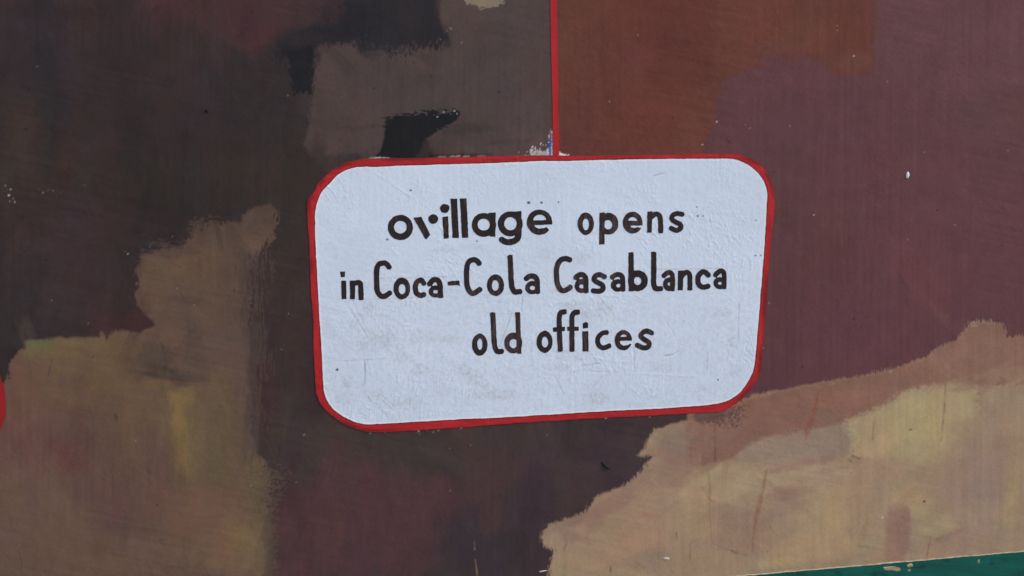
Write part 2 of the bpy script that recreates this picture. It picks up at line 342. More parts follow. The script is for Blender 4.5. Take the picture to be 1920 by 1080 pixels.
    k.coat([(1040,-3000),(1640,-3000),(1640,40),(1636,88),(1640,96),(1642,138),(1600,144),(1564,142),(1558,132),(1532,112),(1500,106),(1460,107),(1440,114),(1424,126),(1398,134),(1368,144),(1353,160),(1345,192),(1338,232),(1322,272),(1312,300),(1040,300)], (103, 61, 51), soft=7, wob=(4, 22), dry=(5, 6, 6), lab=4, smooth=False)
    k.clip = k.keep.copy()
    k.coat([(1190,-60),(1340,-60),(1342,40),(1338,110),(1340,150),(1325,164),(1290,172),(1230,168),(1200,120)], (97, 54, 47), soft=9, wob=(6, 40), op=.85)
    B(1090, 60, 50, 100, (99, 62, 53), .8); B(1080, 220, 40, 80, (97, 59, 52), .8); B(1150, 120, 36, 90, (98, 56, 50), .7); B(1200, 105, 30, 30, (108, 62, 58), .7); B(1240, 230, 60, 50, (104, 59, 50), .7)
    B(1300, 230, 34, 70, (107, 65, 54), .8); B(1430, 40, 90, 46, (106, 64, 52), .8); B(1510, 70, 70, 30, (108, 66, 55), .7); B(1590, 60, 40, 50, (100, 58, 49), .7); B(1600, 116, 36, 20, (106, 68, 59), .8)
    B(1380, 100, 36, 26, (106, 62, 53), .6); B(1130, 270, 80, 18, (100, 56, 49), .6); B(1470, 90, 60, 12, (104, 66, 58), .5); B(1640, 20, 9, 60, (96, 60, 58), .5)
    # below the sign
    k.clip = None; k.gain = np.array((1.05, 1.03, 1.05))
    k.coat([(470,798),(1300,760),(1320,800),(1320,3000),(470,3000)], (60, 51, 51), soft=10, wob=(3, 30), lab=0, smooth=False)
    B(640, 850, 130, 50, (62, 56, 53), .8); B(900, 830, 160, 36, (62, 55, 53), .8); B(780, 880, 80, 26, (56, 52, 53), .6); B(545, 800, 30, 70, (58, 52, 50), .7)
    B(690, 960, 200, 80, (75, 54, 56), .9); B(580, 990, 80, 90, (74, 53, 55), .8); B(560, 900, 40, 50, (60, 52, 53), .6); B(790, 920, 110, 40, (72, 53, 56), .8); B(960, 880, 90, 40, (70, 54, 56), .7)
    B(620, 1065, 160, 26, (80, 56, 60), .7, streak=(60, 8)); B(780, 1040, 60, 30, (76, 54, 57), .6)
    B(900, 1030, 90, 60, (54, 48, 52), .9); B(960, 970, 70, 36, (60, 50, 54), .7); B(1010, 930, 40, 40, (55, 48, 52), .7); B(1090, 880, 110, 60, (63, 52, 55), .8); B(1160, 830, 60, 30, (64, 52, 55), .7)
    B(1010, 1040, 30, 60, (58, 48, 52), .7); B(870, 990, 50, 20, (56, 49, 53), .7); B(1150, 795, 40, 7, (44, 43, 45), .9, -5, streak=(14, 5)); B(1110, 850, 40, 20, (58, 48, 53), .6)
    # tan ground at lower right
    TAN = [(1020,3000),(1026,1085),(1034,1048),(1038,1030),(1024,1024),(1014,1016),(1016,1002),(1030,985),(1046,980),(1080,967),(1100,957),(1112,942),(1116,932),(1135,922),(1162,914),(1186,899),(1202,884),(1214,870),(1224,855),(1202,857),(1194,853),
           (1208,840),(1214,824),(1226,806),(1242,800),(1264,795),(1288,788),(1290,760),(1340,740),(1392,750),(1420,740),(1450,733),(1500,725),(1530,718),(1560,714),(1620,705),(1680,690),(1738,671),(1760,650),(1793,641),(1804,624),(1820,605),(1842,602),
           (1880,606),(1886,620),(1882,635),(1902,634),(2000,618),(2300,570),(4200,250),(4200,3000)]
    k.gain = np.array((.925, .932, .925))
    k.coat(TAN, (158, 133, 112), soft=4.5, wob=(3, 19), dry=(2.4, 2.2, 6), lab=5, smooth=False)
    k.clip = k.keep.copy()
    k.coat([(1286,800),(1290,770),(1392,749),(1450,733),(1560,713),(1680,688),(1738,668),(1760,648),(1800,640),(1810,615),(1840,600),(1890,604),(1990,600),(2300,560),(2300,690),(1990,716),(1880,724),(1790,716),(1700,728),(1686,742),(1676,754),(1650,763),(1596,786),(1560,800),(1500,809),(1450,816),(1404,830),(1394,850),(1340,866),(1300,880),(1288,850)], (136, 101, 89), soft=7, wob=(4, 24), dry=(5, 5, 4), smooth=False)
    B(1850, 660, 110, 40, (138, 105, 92), .8); B(1780, 690, 60, 26, (140, 106, 92), .7); B(1640, 740, 60, 20, (143, 106, 95), .6); B(1350, 815, 60, 30, (140, 108, 96), .7); B(1440, 765, 60, 20, (138, 99, 86), .7, -10); B(1570, 745, 60, 18, (145, 106, 92), .6)
    B(1400, 820, 40, 10, (131, 97, 90), .7, -14); B(1500, 800, 60, 10, (138, 98, 90), .7, -14); B(1345, 775, 40, 6, (98, 74, 74), .6, -8, streak=(4, 4)); B(1320, 850, 26, 26, (136, 104, 98), .6)
    B(1900, 700, 80, 14, (152, 124, 104), .6, -6); B(1800, 668, 60, 10, (140, 108, 94), .5, -12)
    k.coat([(1305,790),(1308,766),(1372,764),(1384,772),(1372,788),(1340,792)], (88, 66, 68), soft=2.5, dry=(16, 2.6, 2.6), wob=(1, 12), op=.75)
    k.coat([(1404,834),(1450,820),(1500,812),(1560,803),(1592,798),(1594,846),(1540,856),(1480,864),(1400,866),(1380,862)], (150, 128, 114), soft=6, wob=(3, 20), dry=(7, 4, 4), op=.9)
    k.coat([(1597,794),(1625,778),(1660,764),(1690,740),(1712,732),(1830,734),(1836,770),(1848,810),(1800,836),(1764,852),(1730,868),(1680,866),(1600,852)], (172, 151, 119), soft=14, wob=(6, 26), dry=(5, 5, 5), lab=9, smooth=False, op=.85)
    k.coat([(1593,792),(1620,778),(1655,764),(1678,755),(1690,736),(1716,730),(1730,760),(1690,800),(1640,830),(1594,846)], (172, 151, 119), soft=3, wob=(2.5, 16), dry=(2.5, 3, 4), smooth=False, op=.7)
    B(1720, 790, 70, 40, (180, 158, 118), .7, -20); B(1790, 760, 36, 40, (173, 150, 118), .6); B(1640, 830, 40, 30, (173, 147, 118), .6); B(1630, 800, 30, 16, (170, 142, 118), .5); B(1740, 860, 60, 14, (174, 152, 118), .6, -14)
    k.coat([(1297,888),(1318,878),(1360,870),(1440,870),(1500,880),(1560,872),(1600,880),(1570,930),(1500,938),(1440,932),(1380,938),(1320,945),(1270,935)], (171, 146, 120), soft=8, wob=(4, 26), dry=(4, 4, 4), op=.9)
    B(1320, 885, 26, 12, (166, 148, 120), .7); B(1520, 866, 60, 8, (148, 114, 104), .8, -8, streak=(40, 5)); B(1470, 880, 40, 6, (152, 118, 106), .7, -8); B(1560, 880, 40, 6, (150, 116, 106), .7, -8)
    B(1480, 925, 46, 12, (146, 114, 104), .8, -8, streak=(30, 6)); B(1380, 975, 70, 26, (146, 120, 108), .8, 0, streak=(12, 8)); B(1470, 955, 40, 14, (150, 120, 108), .7); B(1540, 905, 70, 14, (168, 138, 118), .6)
    B(1560, 965, 60, 40, (175, 149, 118), .85, -20); B(1530, 1030, 70, 30, (175, 146, 116), .8); B(1440, 1040, 60, 26, (164, 138, 112), .6); B(1390, 1020, 60, 20, (154, 124, 108), .7); B(1460, 1055, 50, 10, (174, 152, 116), .7, -5)
    B(1620, 930, 50, 50, (160, 132, 114), .6); B(1660, 880, 60, 26, (162, 134, 116), .6); B(1700, 930, 40, 30, (168, 142, 116), .7); B(1730, 950, 26, 20, (172, 150, 118), .6)
    B(1830, 900, 60, 60, (150, 126, 116), .8); B(1850, 820, 60, 40, (154, 128, 112), .7); B(1760, 985, 30, 26, (172, 152, 118), .7); B(1900, 800, 40, 60, (158, 132, 112), .6); B(1790, 900, 30, 60, (160, 130, 112), .6)
    B(1895, 960, 14, 80, (172, 150, 114), .8, 8, streak=(6, 60)); B(1850, 1010, 50, 26, (158, 128, 112), .7); B(1780, 1005, 36, 7, (146, 112, 104), .6, -25); B(1830, 1000, 60, 6, (164, 132, 118), .5, -6); B(1905, 1000, 20, 36, (156, 130, 110), .5)
    B(1080, 975, 46, 14, (142, 112, 102), .8, -24); B(1150, 945, 50, 16, (148, 116, 104), .8, -22); B(1190, 905, 36, 12, (146, 118, 106), .7, -38); B(1260, 830, 30, 26, (138, 116, 106), .9); B(1230, 848, 26, 8, (150, 116, 100), .7)
    B(1270, 870, 30, 22, (142, 114, 104), .8); B(1255, 905, 36, 20, (150, 122, 108), .8); B(1120, 985, 10, 20, (136, 104, 98), .6, 25); B(1070, 1005, 20, 16, (138, 112, 104), .7); B(1050, 1062, 20, 20, (156, 136, 106), .8)
    B(1140, 1010, 60, 30, (158, 132, 110), .8); B(1200, 1000, 50, 40, (164, 132, 112), .7); B(1250, 980, 40, 40, (166, 136, 114), .7); B(1110, 1050, 60, 26, (164, 136, 112), .7); B(1230, 1050, 60, 20, (150, 126, 110), .8); B(1310, 1050, 60, 24, (162, 134, 110), .7)
    B(1300, 970, 40, 40, (168, 142, 114), .7); B(1215, 965, 16, 8, (158, 118, 104), .6)
    late = []; Ln = lambda *a: late.append((k.line, a, {}, k.gain))
    Lc = lambda *a, **kw: late.append((k.coat, a, kw, k.gain))
    Lc([(1664,962),(1676,955),(1690,951),(1704,954),(1707,985),(1703,1020),(1698,1046),(1690,1056),(1660,1056),(1661,1000)], (147, 111, 101), soft=6, wob=(2, 14), dry=(7, 2.4, 30), op=.62)
    late_b = ((1692, 1000, 13, 36, (142, 106, 97), .5, 0, 0, (3, 30)), k.gain)
    Ln([(1437,882),(1430,920),(1420,960),(1413,1000),(1411,1034)], [4, 6, 8, 4, 5], (136, 98, 78), .75); Ln([(1533,738),(1528,768),(1514,808)], [4, 7, 12], (136, 84, 70), .7); Ln([(1512,812),(1511,824)], [6, 3], (140, 88, 72), .6)
    Ln([(1410,745),(1414,790)], [16, 6], (138, 94, 80), .5, 4); Ln([(1627,968),(1620,1000),(1611,1022)], [5, 11, 3], (148, 118, 80), .75); Ln([(1610,1024),(1628,1026)], [4, 3], (110, 92, 78), .6)
    Ln([(1773,715),(1770,770),(1764,826)], [1.5, 3.5, 3], (112, 100, 92), .75); Ln([(1639,790),(1636,824)], [2, 4], (140, 112, 92), .8); Ln([(1838,770),(1834,825)], 4, (160, 132, 100), .6); Ln([(1745,1008),(1737,1045)], [3, 2], (112, 88, 82), .8)
    Ln([(1338,745),(1340,800),(1341,866)], [1.6, 2.6, 3], (104, 78, 68), .7); Ln([(1326,880),(1332,920),(1330,935),(1342,940)], [3, 3, 5, 2], (132, 100, 78), .65); Ln([(1315,912),(1330,934)], 3, (134, 100, 82), .6)
    Ln([(1330,935),(1334,1010),(1345,1022),(1375,1034),(1400,1040)], 1.7, (118, 92, 78), .6); Ln([(1294,1020),(1293,1050)], 2.4, (116, 92, 80), .7); Ln([(1758,1010),(1790,1000)], [8, 3], (136, 104, 98), .6, 3)
    Ln([(1115,965),(1105,985),(1100,1010)], [10, 14, 3], (138, 106, 98), .5, 5); Ln([(1062,1020),(1056,1032)], 2.2, (108, 84, 78), .7); Ln([(1145,1062),(1145,1072)], 2, (80, 66, 62), .8); Ln([(1268,998),(1269,1010)], 2.2, (84, 68, 64), .8)
    Ln([(1222,898),(1240,916)], 2, (176, 146, 126), .7); Ln([(1190,1052),(1207,1064)], 2, (108, 86, 78), .7); Ln([(1372,1032),(1380,1038)], 3, (62, 52, 50), .9); Ln([(1600,855),(1612,860)], 4, (90, 70, 64), .7); Ln([(1590,862),(1596,866)], 3, (84, 66, 62), .7)
    # umber ground at lower left with its tall finger
    UMB = [(-900,3000),(-900,900),(-60,790),(-10,735),(14,706),(20,676),(34,662),(48,656),(49,640),(80,635),(130,632),(186,633),(190,622),(200,636),(214,623),(246,620),(262,622),(276,618),(290,612),(284,600),(270,586),(260,570),(251,555),(258,542),(260,520),
           (256,506),(265,492),(261,481),(280,471),(310,467),(344,465),(354,450),(364,430),(400,419),(452,415),(456,402),(480,390),(508,383),(521,394),(518,422),(512,446),(500,455),(491,471),(476,486),(468,500),(470,600),(468,650),(472,720),(470,800),
           (482,850),(498,866),(508,890),(506,950),(510,1000),(507,1060),(512,1200),(520,3000)]
    k.clip = None; k.gain = np.array((.925, .92, .915))
    k.coat(UMB, (102, 82, 72), soft=5, wob=(4, 17), dry=(4, 2.2, 7), lab=6, smooth=False)
    k.clip = k.keep.copy()
    k.coat([(462,500),(482,500),(484,600),(482,700),(478,800),(462,800)], (66, 58, 57), soft=6, dry=(22, 2.2, 22), wob=(2, 20), op=.85, smooth=False)
    k.coat([(452,500),(470,490),(472,600),(468,860),(456,860)], (82, 69, 64), soft=10, dry=(14, 2, 30), wob=(2, 20), op=.6, smooth=False)
    B(500, 400, 26, 24, (74, 61, 57), .75, 30, streak=(12, 4)); B(455, 425, 40, 16, (76, 63, 58), .7, streak=(10, 4)); B(385, 428, 30, 14, (74, 61, 57), .75, streak=(10, 4)); B(310, 474, 44, 10, (78, 65, 60), .7, streak=(10, 4)); B(262, 500, 9, 24, (80, 66, 60), .5); B(262, 560, 10, 20, (88, 72, 64), .5)
    k.coat([(484,850),(506,880),(518,930),(514,1080),(500,1080),(498,900)], (80, 68, 62), soft=3, dry=(18, 5, 2.6), wob=(2, 14), op=.8)
    B(480, 420, 40, 30, (90, 74, 67), .8); B(400, 440, 50, 20, (88, 74, 66), .8); B(320, 500, 50, 26, (103, 85, 70), .8); B(300, 540, 40, 30, (104, 84, 72), .7); B(430, 490, 36, 50, (88, 73, 67), .7); B(380, 540, 50, 40, (94, 79, 68), .7)
    B(350, 565, 40, 9, (84, 72, 64), .7); B(350, 600, 60, 26, (97, 80, 70), .7); B(440, 600, 26, 50, (88, 74, 68), .7, streak=(8, 60)); B(330, 470, 50, 14, (86, 72, 66), .6); B(400, 480, 30, 30, (100, 82, 70), .6)
    B(460, 560, 10, 80, (80, 68, 64), .6, streak=(3, 14)); B(420, 660, 46, 50, (98, 80, 75), .7); B(360, 640, 20, 40, (84, 71, 66), .6)
    B(120, 652, 90, 18, (112, 100, 74), .9, -3); B(75, 646, 26, 9, (104, 106, 76), .8); B(150, 680, 90, 30, (112, 92, 70), .8); B(210, 650, 40, 26, (108, 90, 70), .8); B(30, 710, 20, 40, (112, 80, 73), .9); B(60, 720, 40, 40, (110, 84, 72), .8)
    B(290, 668, 46, 26, (84, 73, 66), .9, streak=(12, 12)); B(300, 698, 50, 12, (72, 63, 60), .95, 4, streak=(20, 5)); B(340, 708, 40, 8, (78, 67, 62), .9, 5, streak=(20, 5)); B(375, 690, 40, 30, (92, 78, 70), .7); B(255, 690, 20, 12, (90, 76, 68), .7, streak=(8, 4))
    B(200, 720, 60, 18, (110, 88, 68), .8); B(280, 722, 50, 9, (112, 92, 66), .8); B(130, 760, 100, 40, (106, 84, 70), .7); B(230, 770, 60, 30, (104, 82, 70), .7); B(190, 800, 30, 30, (98, 78, 70), .6)
    k.coat([(313,738),(328,730),(372,727),(362,760),(358,810),(364,860),(372,896),(345,898),(328,870),(320,830),(317,780)], (124, 104, 74), soft=16, wob=(7, 24), dry=(5, 4, 14), lab=10, op=.5)
    B(370, 830, 60, 80, (112, 97, 74), .75, streak=(9, 70)); B(260, 760, 60, 50, (110, 90, 72), .6); B(420, 1010, 80, 50, (118, 95, 76), .6); B(336, 790, 14, 30, (134, 110, 76), .8); B(348, 745, 28, 16, (126, 107, 74), .7); B(375, 800, 16, 60, (112, 96, 74), .7, streak=(8, 50)); B(345, 850, 16, 36, (118, 98, 68), .7); B(410, 770, 40, 60, (104, 88, 70), .8, streak=(10, 60)); B(430, 860, 50, 60, (102, 88, 68), .8); B(480, 900, 22, 50, (108, 94, 72), .7)
    B(390, 740, 40, 14, (108, 90, 72), .7); B(450, 740, 14, 60, (96, 80, 74), .7); B(466, 800, 10, 60, (90, 76, 72), .7, streak=(4, 10)); B(440, 940, 40, 20, (96, 82, 70), .6); B(480, 980, 22, 40, (94, 84, 72), .7)
    B(50, 830, 60, 60, (106, 76, 74), .8); B(140, 850, 46, 46, (102, 68, 69), .85); B(90, 780, 50, 30, (106, 80, 74), .7); B(220, 860, 70, 40, (99, 79, 70), .8); B(200, 945, 60, 50, (101, 74, 72), .8); B(290, 880, 40, 50, (100, 78, 72), .8); B(70, 890, 60, 30, (110, 84, 78), .7)
    B(20, 960, 40, 90, (110, 88, 78), .8); B(110, 980, 60, 90, (108, 87, 77), .8); B(60, 930, 20, 40, (100, 82, 76), .5); B(290, 950, 50, 40, (106, 80, 74), .7); B(390, 935, 60, 30, (116, 88, 76), .9); B(350, 975, 60, 36, (114, 87, 76), .8); B(300, 1030, 80, 30, (110, 88, 76), .8)
    B(455, 1015, 30, 26, (124, 102, 76), .85); B(430, 1055, 40, 20, (122, 98, 76), .8); B(420, 1030, 14, 30, (122, 90, 76), .6); B(490, 1050, 14, 30, (108, 94, 76), .7); B(180, 1060, 80, 24, (108, 87, 76), .7); B(450, 1000, 14, 16, (128, 104, 78), .6)
    Ln([(166,762),(176,790)], 1.8, (84, 70, 76), .7); Ln([(215,776),(218,786)], 3, (52, 44, 44), .8); Ln([(98,668),(91,704)], [1.5, 2.5], (72, 58, 54), .75); Ln([(50,660),(60,712)], 1.5, (84, 70, 62), .6); Ln([(304,645),(312,685)], 2, (66, 55, 52), .75)
    Ln([(200,820),(280,888)], 2, (88, 72, 68), .4, 4); Ln([(35,1030),(42,1062)], 1.6, (84, 68, 64), .7); Ln([(275,880),(281,888)], 3, (66, 56, 56), .7); Ln([(340,970),(415,969)], 1.6, (92, 74, 68), .6); Ln([(300,1012),(314,1011)], 2, (84, 66, 62), .6); Ln([(512,822),(522,836),(524,852)], [1.5, 3, 1.5], (42, 38, 38), .8)
    Ln([(889.5,1016),(890,1030)], 1.8, (160, 128, 92), .8); Ln([(891,1050),(895,1078)], [1.6, 2.4], (160, 128, 92), .85)
    for p in (((1680,505),(1690,525),(1706,545)),): Ln(list(p), [1.5, 4], (66, 52, 55), .6)
    Ln([(1347,218),(1344,228)], 1.8, (40, 34, 36), .85); Ln([(1362,260),(1368,268)], 1.6, (40, 34, 36), .8); Ln([(1261,218),(1258,256)], 1.6, (70, 42, 40), .6); Ln([(1872,1068),(1882,1080)], 2, (100, 84, 80), .6); Ln([(1874,706),(1886,716)], [1.5, 2.5], (112, 86, 74), .8)
    k.clip = None; k.gain = np.ones(3)
    # individual brush strokes, each a slightly different mix of the colour it lands in
    if g.step < .005:
        r3 = np.random.default_rng(5)
        for i in range(1500):
            x, y = -40+2000*r3.random(), -40+1160*r3.random(); t1, t2, t3, t4, t5 = r3.random(5)
            b = k.win(x-3, y-3, x+3, y+3, 0)
            if b is None: continue
            lb = k.lab[b].flat[0]; col = k.c[b].reshape(-1, 3).mean(0)
            if lb in (2, 7, 8, 11) or (lb in (0, 1) and col.max() > .12): continue
            strong = {5: .75, 6: .8, 9: .8, 10: .8, 0: 1.05, 1: .8, 3: .6, 4: .7}.get(int(lb), .5)
            an = math.radians((90+(t1-.5)*50) if lb in (0, 6, 10, 4) and t2 < .7 else (-12+(t1-.5)*70) if lb in (5, 9) and t2 < .75 else t1*180)
            ln, wd = 26+90*t3, (5+11*t4 if lb in (5, 6, 9, 10) else 9+16*t4)
            b = k.win(x-ln-8, y-ln-8, x+ln+8, y+ln+8, 0)
            xx, yy = X[b]-x, Y[b]-y; p = xx*math.cos(an)+yy*math.sin(an); q = -xx*math.sin(an)+yy*math.cos(an)
            bris = vn(p/46+i*3.1, q/1.9+i*1.7, i)
            a = sstep(1.0, .72, np.abs(q)/wd+.25*(vn(p/18+i, q*0+i, 2)-.5))*sstep(1, .55, np.abs(p)/ln+.55*(bris-.5))*(.25+.75*bris)
            a = a*.62*strong*(k.lab[b] == lb)
            tint = 1+strong*np.array((.16, .13, .12))*(t5*2-1)+strong*.045*np.array((r3.normal(), r3.normal()*.5, r3.normal()))
            k.c[b] += (col*tint-k.c[b])*a[..., None]
    for fn, a_, kw_, gn in late:
        k.gain = gn; fn(*a_, **kw_)
    k.gain = np.ones(3); k.coat([(1046,282),(1049,285),(1053,288.3),(1060,289.8),(1066,291),(1066,295),(1046,295)], (214, 210, 212), soft=.9, dry=(1.2, 2.4, 2.4), wob=(.6, 7), smooth=False)
    k.gain = late_b[1]; B(*late_b[0]); k.gain = np.ones(3)
    k.gain = np.array((.925, .92, .915))
    k.coat([(262,484),(300,462),(352,458),(360,440),(352,424),(380,412),(400,424),(360,470),(300,480),(270,500)], (88, 72, 66), soft=3, dry=(20, 7, 2), wob=(3, 12), op=.55)
    k.coat([(470,500),(488,492),(492,600),(490,760),(484,860),(470,860)], (84, 72, 68), soft=2.5, dry=(26, 2, 24), wob=(2, 20), op=.6, smooth=False)
    k.coat([(496,868),(518,880),(520,960),(518,1090),(500,1090)], (92, 79, 70), soft=2.5, dry=(20, 5, 2), wob=(2, 12), op=.6, smooth=False)
    k.gain = np.ones(3)
    # speckles of bare white and of dark dirt
    r2 = np.random.default_rng(11)
    sp = [(70,124,1.6),(283,138,1.5),(10,348,2),(20,355,2.2),(158,348,1.6),(90,357,1.6),(540,179,1.6),(1143,190,2),(1196,66,1.7),(1570,57,2),(1570,48,1.4),(1601,105,2.2),(1344,228,2.6),(1317,271,2.4),(1398,234,1.5),(1406,240,1.5),(1481,236,1.4),(1733,285,1.6),
          (1664,153,1.4),(1662,139,1.2),(1890,282,1.4),(1526,403,2.2),(1790,421,1.8),(1702,449,1.4),(1431,652,2),(1442,568,2),(1427,684,1.5),(323,443,1.6),(240,476,2.4),(235,472,1.6),(332,541,2),(364,572,2),(97,563,1.5),(528,655,1.8),(541,588,1.6),
          (254,826,1.6),(570,815,2),(555,904,1.6),(470,910,1.4),(505,973,1.5),(695,812,1.5),(843,841,2),(844,920,1.6),(780,906,1.5),(882,835,1.5),(1025,816,1.4),(832,210,2.2),(852,208,2.6),(857,213,2.2),(820,219,2.4),(845,214,1.8),(812,203,1.4),(844,52,2),
          (838,58,2),(846,54,1.8),(826,74,1.8),(866,80,1.7),(1655,970,2.4),(693,813,1.6),(722,811,1.8),(785,808,2.4),(812,810,2),(822,807,2),(865,801,1.8),(915,794,2.6),(865,803,1.6),(800,806,1.8),(1136,784,2.6),(1218,782,1.8),(1245,777,1.6)]
    for i in range(9): sp.append((16+14*r2.random(), 362+30*r2.random(), .9+1.3*r2.random()))
    for i in range(6): sp.append((60+60*r2.random(), 354+16*r2.random(), .9+1.1*r2.random()))
    for i in range(6): sp.append((780+40*r2.random(), 804+10*r2.random(), .8+1.4*r2.random()))
    for i in range(36): sp.append((1920*r2.random(), 1080*r2.random(), .5+.9*r2.random()**3))
    for x, y, rd in sp:
        b = k.win(x-4, y-4, x+4, y+4, 0)
        if b is None: continue
        q = np.hypot((X[b]-x)*(1+.3*math.sin(x)), (Y[b]-y)*(1+.3*math.cos(y)))
        k.mix(b, (.5 if rd > 2.1 else .22)*sstep(.6*rd+.8, .6*rd-.8, q), (206, 202, 198) if rd > 1.2 else (140, 130, 124))
    for i in range(90):
        x, y, rd = 1920*r2.random(), 1080*r2.random(), .6+1.0*r2.random()**2
        b = k.win(x-4, y-4, x+4, y+4, 0)
        if b is None: continue
        q = np.hypot((X[b]-x)*(1+.5*math.sin(x)), (Y[b]-y)*(1+.4*math.cos(y)))
        k.mix(b, .75*sstep(rd+.8, rd-.8, q), (38, 33, 33))
    # brush marks and grain of the coats
    dm_ = sstep(-.12, .12, fbm(X/190, Y/170, 3, 2)-.1*(X > 1040)); st = .62*((1-dm_)*fbm(X/6.5, Y/150, 2, 3)+dm_*fbm((X+.25*Y)/120, (Y-.2*X)/6.5, 5, 3))
    gr = fbm(X/2.6, Y/2.6, 6, 2)
    dg = fbm((X+Y)/14, (X-Y)/3.2, 0, 2)*sstep(0, .4, fbm(X/110, Y/110, 7, 2))
    g2 = fbm(X/1.9, Y/3.4, 1, 1)*.5+fbm(X/4.4, Y/1.9, 3, 1)*.5
    k.c *= np.clip(1+.13*st+.07*gr+.05*g2+.10*dg+.08*fbm(X/22, Y/26, 4, 3), .45, 1.7)[..., None]
    hue = fbm(X/48, Y/60, 5, 3); k.c[..., 0] *= 1+.05*hue; k.c[..., 2] *= 1-.05*hue
    return k

GROUND = 0.0
S = 0.0017; B12 = S*12
u0, u1 = -46*B12, 55*B12; v0, v1 = 17*B12, 78*B12          # finely painted stretch of the wall
W0, W1, V0, V1 = -160*B12, 190*B12, 0*B12, 130*B12           # whole wall
fine = Grid(u0, v0, u1, v1, S); coarse = Grid(W0, V0, W1, V1, B12)

wall = empty('mural_wall', (0, 0, GROUND), 'plastered wall painted with a mural of dark brown, maroon, terracotta and tan patches', 'wall'); wall['kind'] = 'thing'
parts = {i: [[], [], [], 0] for i in range(len(LABS))}
for g, is_fine in ((fine, True), (coarse, False)):
    cv = paint_mural(g)
    h = relief(g.X, g.Y)
    if is_fine:
        e = np.minimum.reduce([g.U-u0, u1-g.U, g.V-v0, v1-g.V])/.05; h = h*np.clip(e, 0, 1)
    else: h = h*0
    vv = np.stack([g.U.ravel(), -h.ravel(), g.V.ravel()], 1); q = quads(*g.X.shape)
    l = cv.lab[:-1, :-1]
    if is_fine:
        keep = np.ones(l.shape, bool); b = g.box(560, 270, 1470, 820)
        sd = sd_poly(g.X[b], g.Y[b], IN[::3]); kk = np.ones(g.X.shape, bool); kk[b] = sd > -14; keep = kk[:-1, :-1]
    else:
        cu = (g.u[:-1]+g.u[1:])/2; cvv = (g.v[:-1]+g.v[1:])/2
        keep = ~((cvv[:, None] > v0) & (cvv[:, None] < v1) & (cu[None] > u0) & (cu[None] < u1))
    al = np.clip((cv.c.reshape(-1, 3)-SHEEN)/LIGHT, .002, .9)
    for i in range(len(LABS)):
        F = q[keep & (l == i)]
        if len(F) == 0: continue
        v_, f_, c_ = compact(vv, F, al)
        P = parts[i]; P[0].append(v_); P[1].append(f_+P[3]); P[2].append(c_); P[3] += len(v_)
PL = {'dark_brown_paint': 'very dark brown coat over the left side and under the sign', 'taupe_paint': 'grey-brown block left of the red vertical line', 'black_paint_stroke': 'broad near-black brush stroke at the top',
      'maroon_paint': 'dull maroon coat right of the sign', 'terracotta_paint': 'terracotta brown coat at the top right of the red line', 'tan_paint': 'sandy tan coat with drips and hairline cracks at lower right',
      'umber_paint': 'warm umber coat with a tall ragged finger at lower left', 'pale_paint_dab': 'pale beige dab at the top edge', 'blue_paint_sliver': 'thin blue sliver beside the foot of the red line', 'sandy_yellow_paint': 'sandy yellow patch on the tan coat', 'ochre_paint_stroke': 'short vertical ochre stroke on the umber coat', 'black_paint_patch': 'near-black angular patch just above the sign'}
for i, nme in enumerate(LABS):
    P = parts[i]
    if P[3]: make(nme, np.concatenate(P[0]), np.concatenate(P[1]), M_MURAL, wall, np.concatenate(P[2]), PL[nme])
def box(name, x0, x1, y0, y1, z0, z1, mat, parent=None):
    v = [(x, y, z) for x in (x0, x1) for y in (y0, y1) for z in (z0, z1)]
    f = [(0,1,3,2),(4,6,7,5),(0,4,5,1),(2,3,7,6),(0,2,6,4),(1,5,7,3)]
    return make(name, v, f, mat, parent, smooth=False)
box('masonry_core', W0, W1, .004, .2, GROUND, V1, M_PLASTER, wall)
gnd = box('ground', -9, 9, -9, 3, -.1, -.002, M_GROUND); gnd['kind'] = 'structure'

# green skirting band at the foot of the wall, chipped along its top
CHIPS = [[(1656,1064),(1668,1062),(1684,1063),(1690,1066),(1686,1070),(1672,1069),(1660,1068)], [(1700,1060),(1706,1057),(1712,1059),(1710,1062),(1702,1063)], [(1702,1068),(1707,1066),(1708,1070),(1703,1071)], [(1833,1050),(1837,1049),(1837,1054),(1834,1056)]]
EDGE = [(-3000,1450),(900,1124),(1392,1080),(1450,1073.5),(1500,1069.5),(1560,1063.5),(1610,1059.5),(1660,1055),(1740,1048.5),(1800,1044),(1860,1038.5),(1920,1034),(1990,1027)]
def f_green(X, Y):
    U = (HM[0, 0]*X+HM[0, 1]*Y+HM[0, 2])/(HM[2, 0]*X+HM[2, 1]*Y+1); V = (HM[1, 0]*X+HM[1, 1]*Y+HM[1, 2])/(HM[2, 0]*X+HM[2, 1]*Y+1)
    f = (V-.4183)*1000+1.0*fbm(U*60, V*60, 2, 3)+.5*fbm(U*300, V*300, 1, 2)
    for c in CHIPS:
        f = np.maximum(f, -(sd_poly(X, Y, catmull(c))+.9*fbm(X/5, Y/5, 4, 2)))
    return f
def c_green(X, Y):
    n = fbm(X/60, Y/14, 3, 3); m = sstep(.1, .6, fbm(X/26, Y/12, 5, 3)); st = fbm(X/40, Y/3, 6, 2)
    c = np.array((25, 80, 73))+n[:, None]*np.array((5, 9, 8))+st[:, None]*np.array((2, 4, 4))
    return np.clip(c-m[:, None]*np.array((4, 18, 12)), 3, 255)
sheet('green_band', Grid(u0, .30, u1, .432, .0022), f_green, .0007, M_GREEN, wall, c_green, label='dark green band along the foot of the wall with chipped edge')
box('green_band', W0, W1, -.0012, .003, GROUND, .30, M_GREEN, wall)
for x0, x1 in ((W0, u0), (u1, W1)): box('green_band', x0, x1, -.0012, .003, .30, .418, M_GREEN, wall)
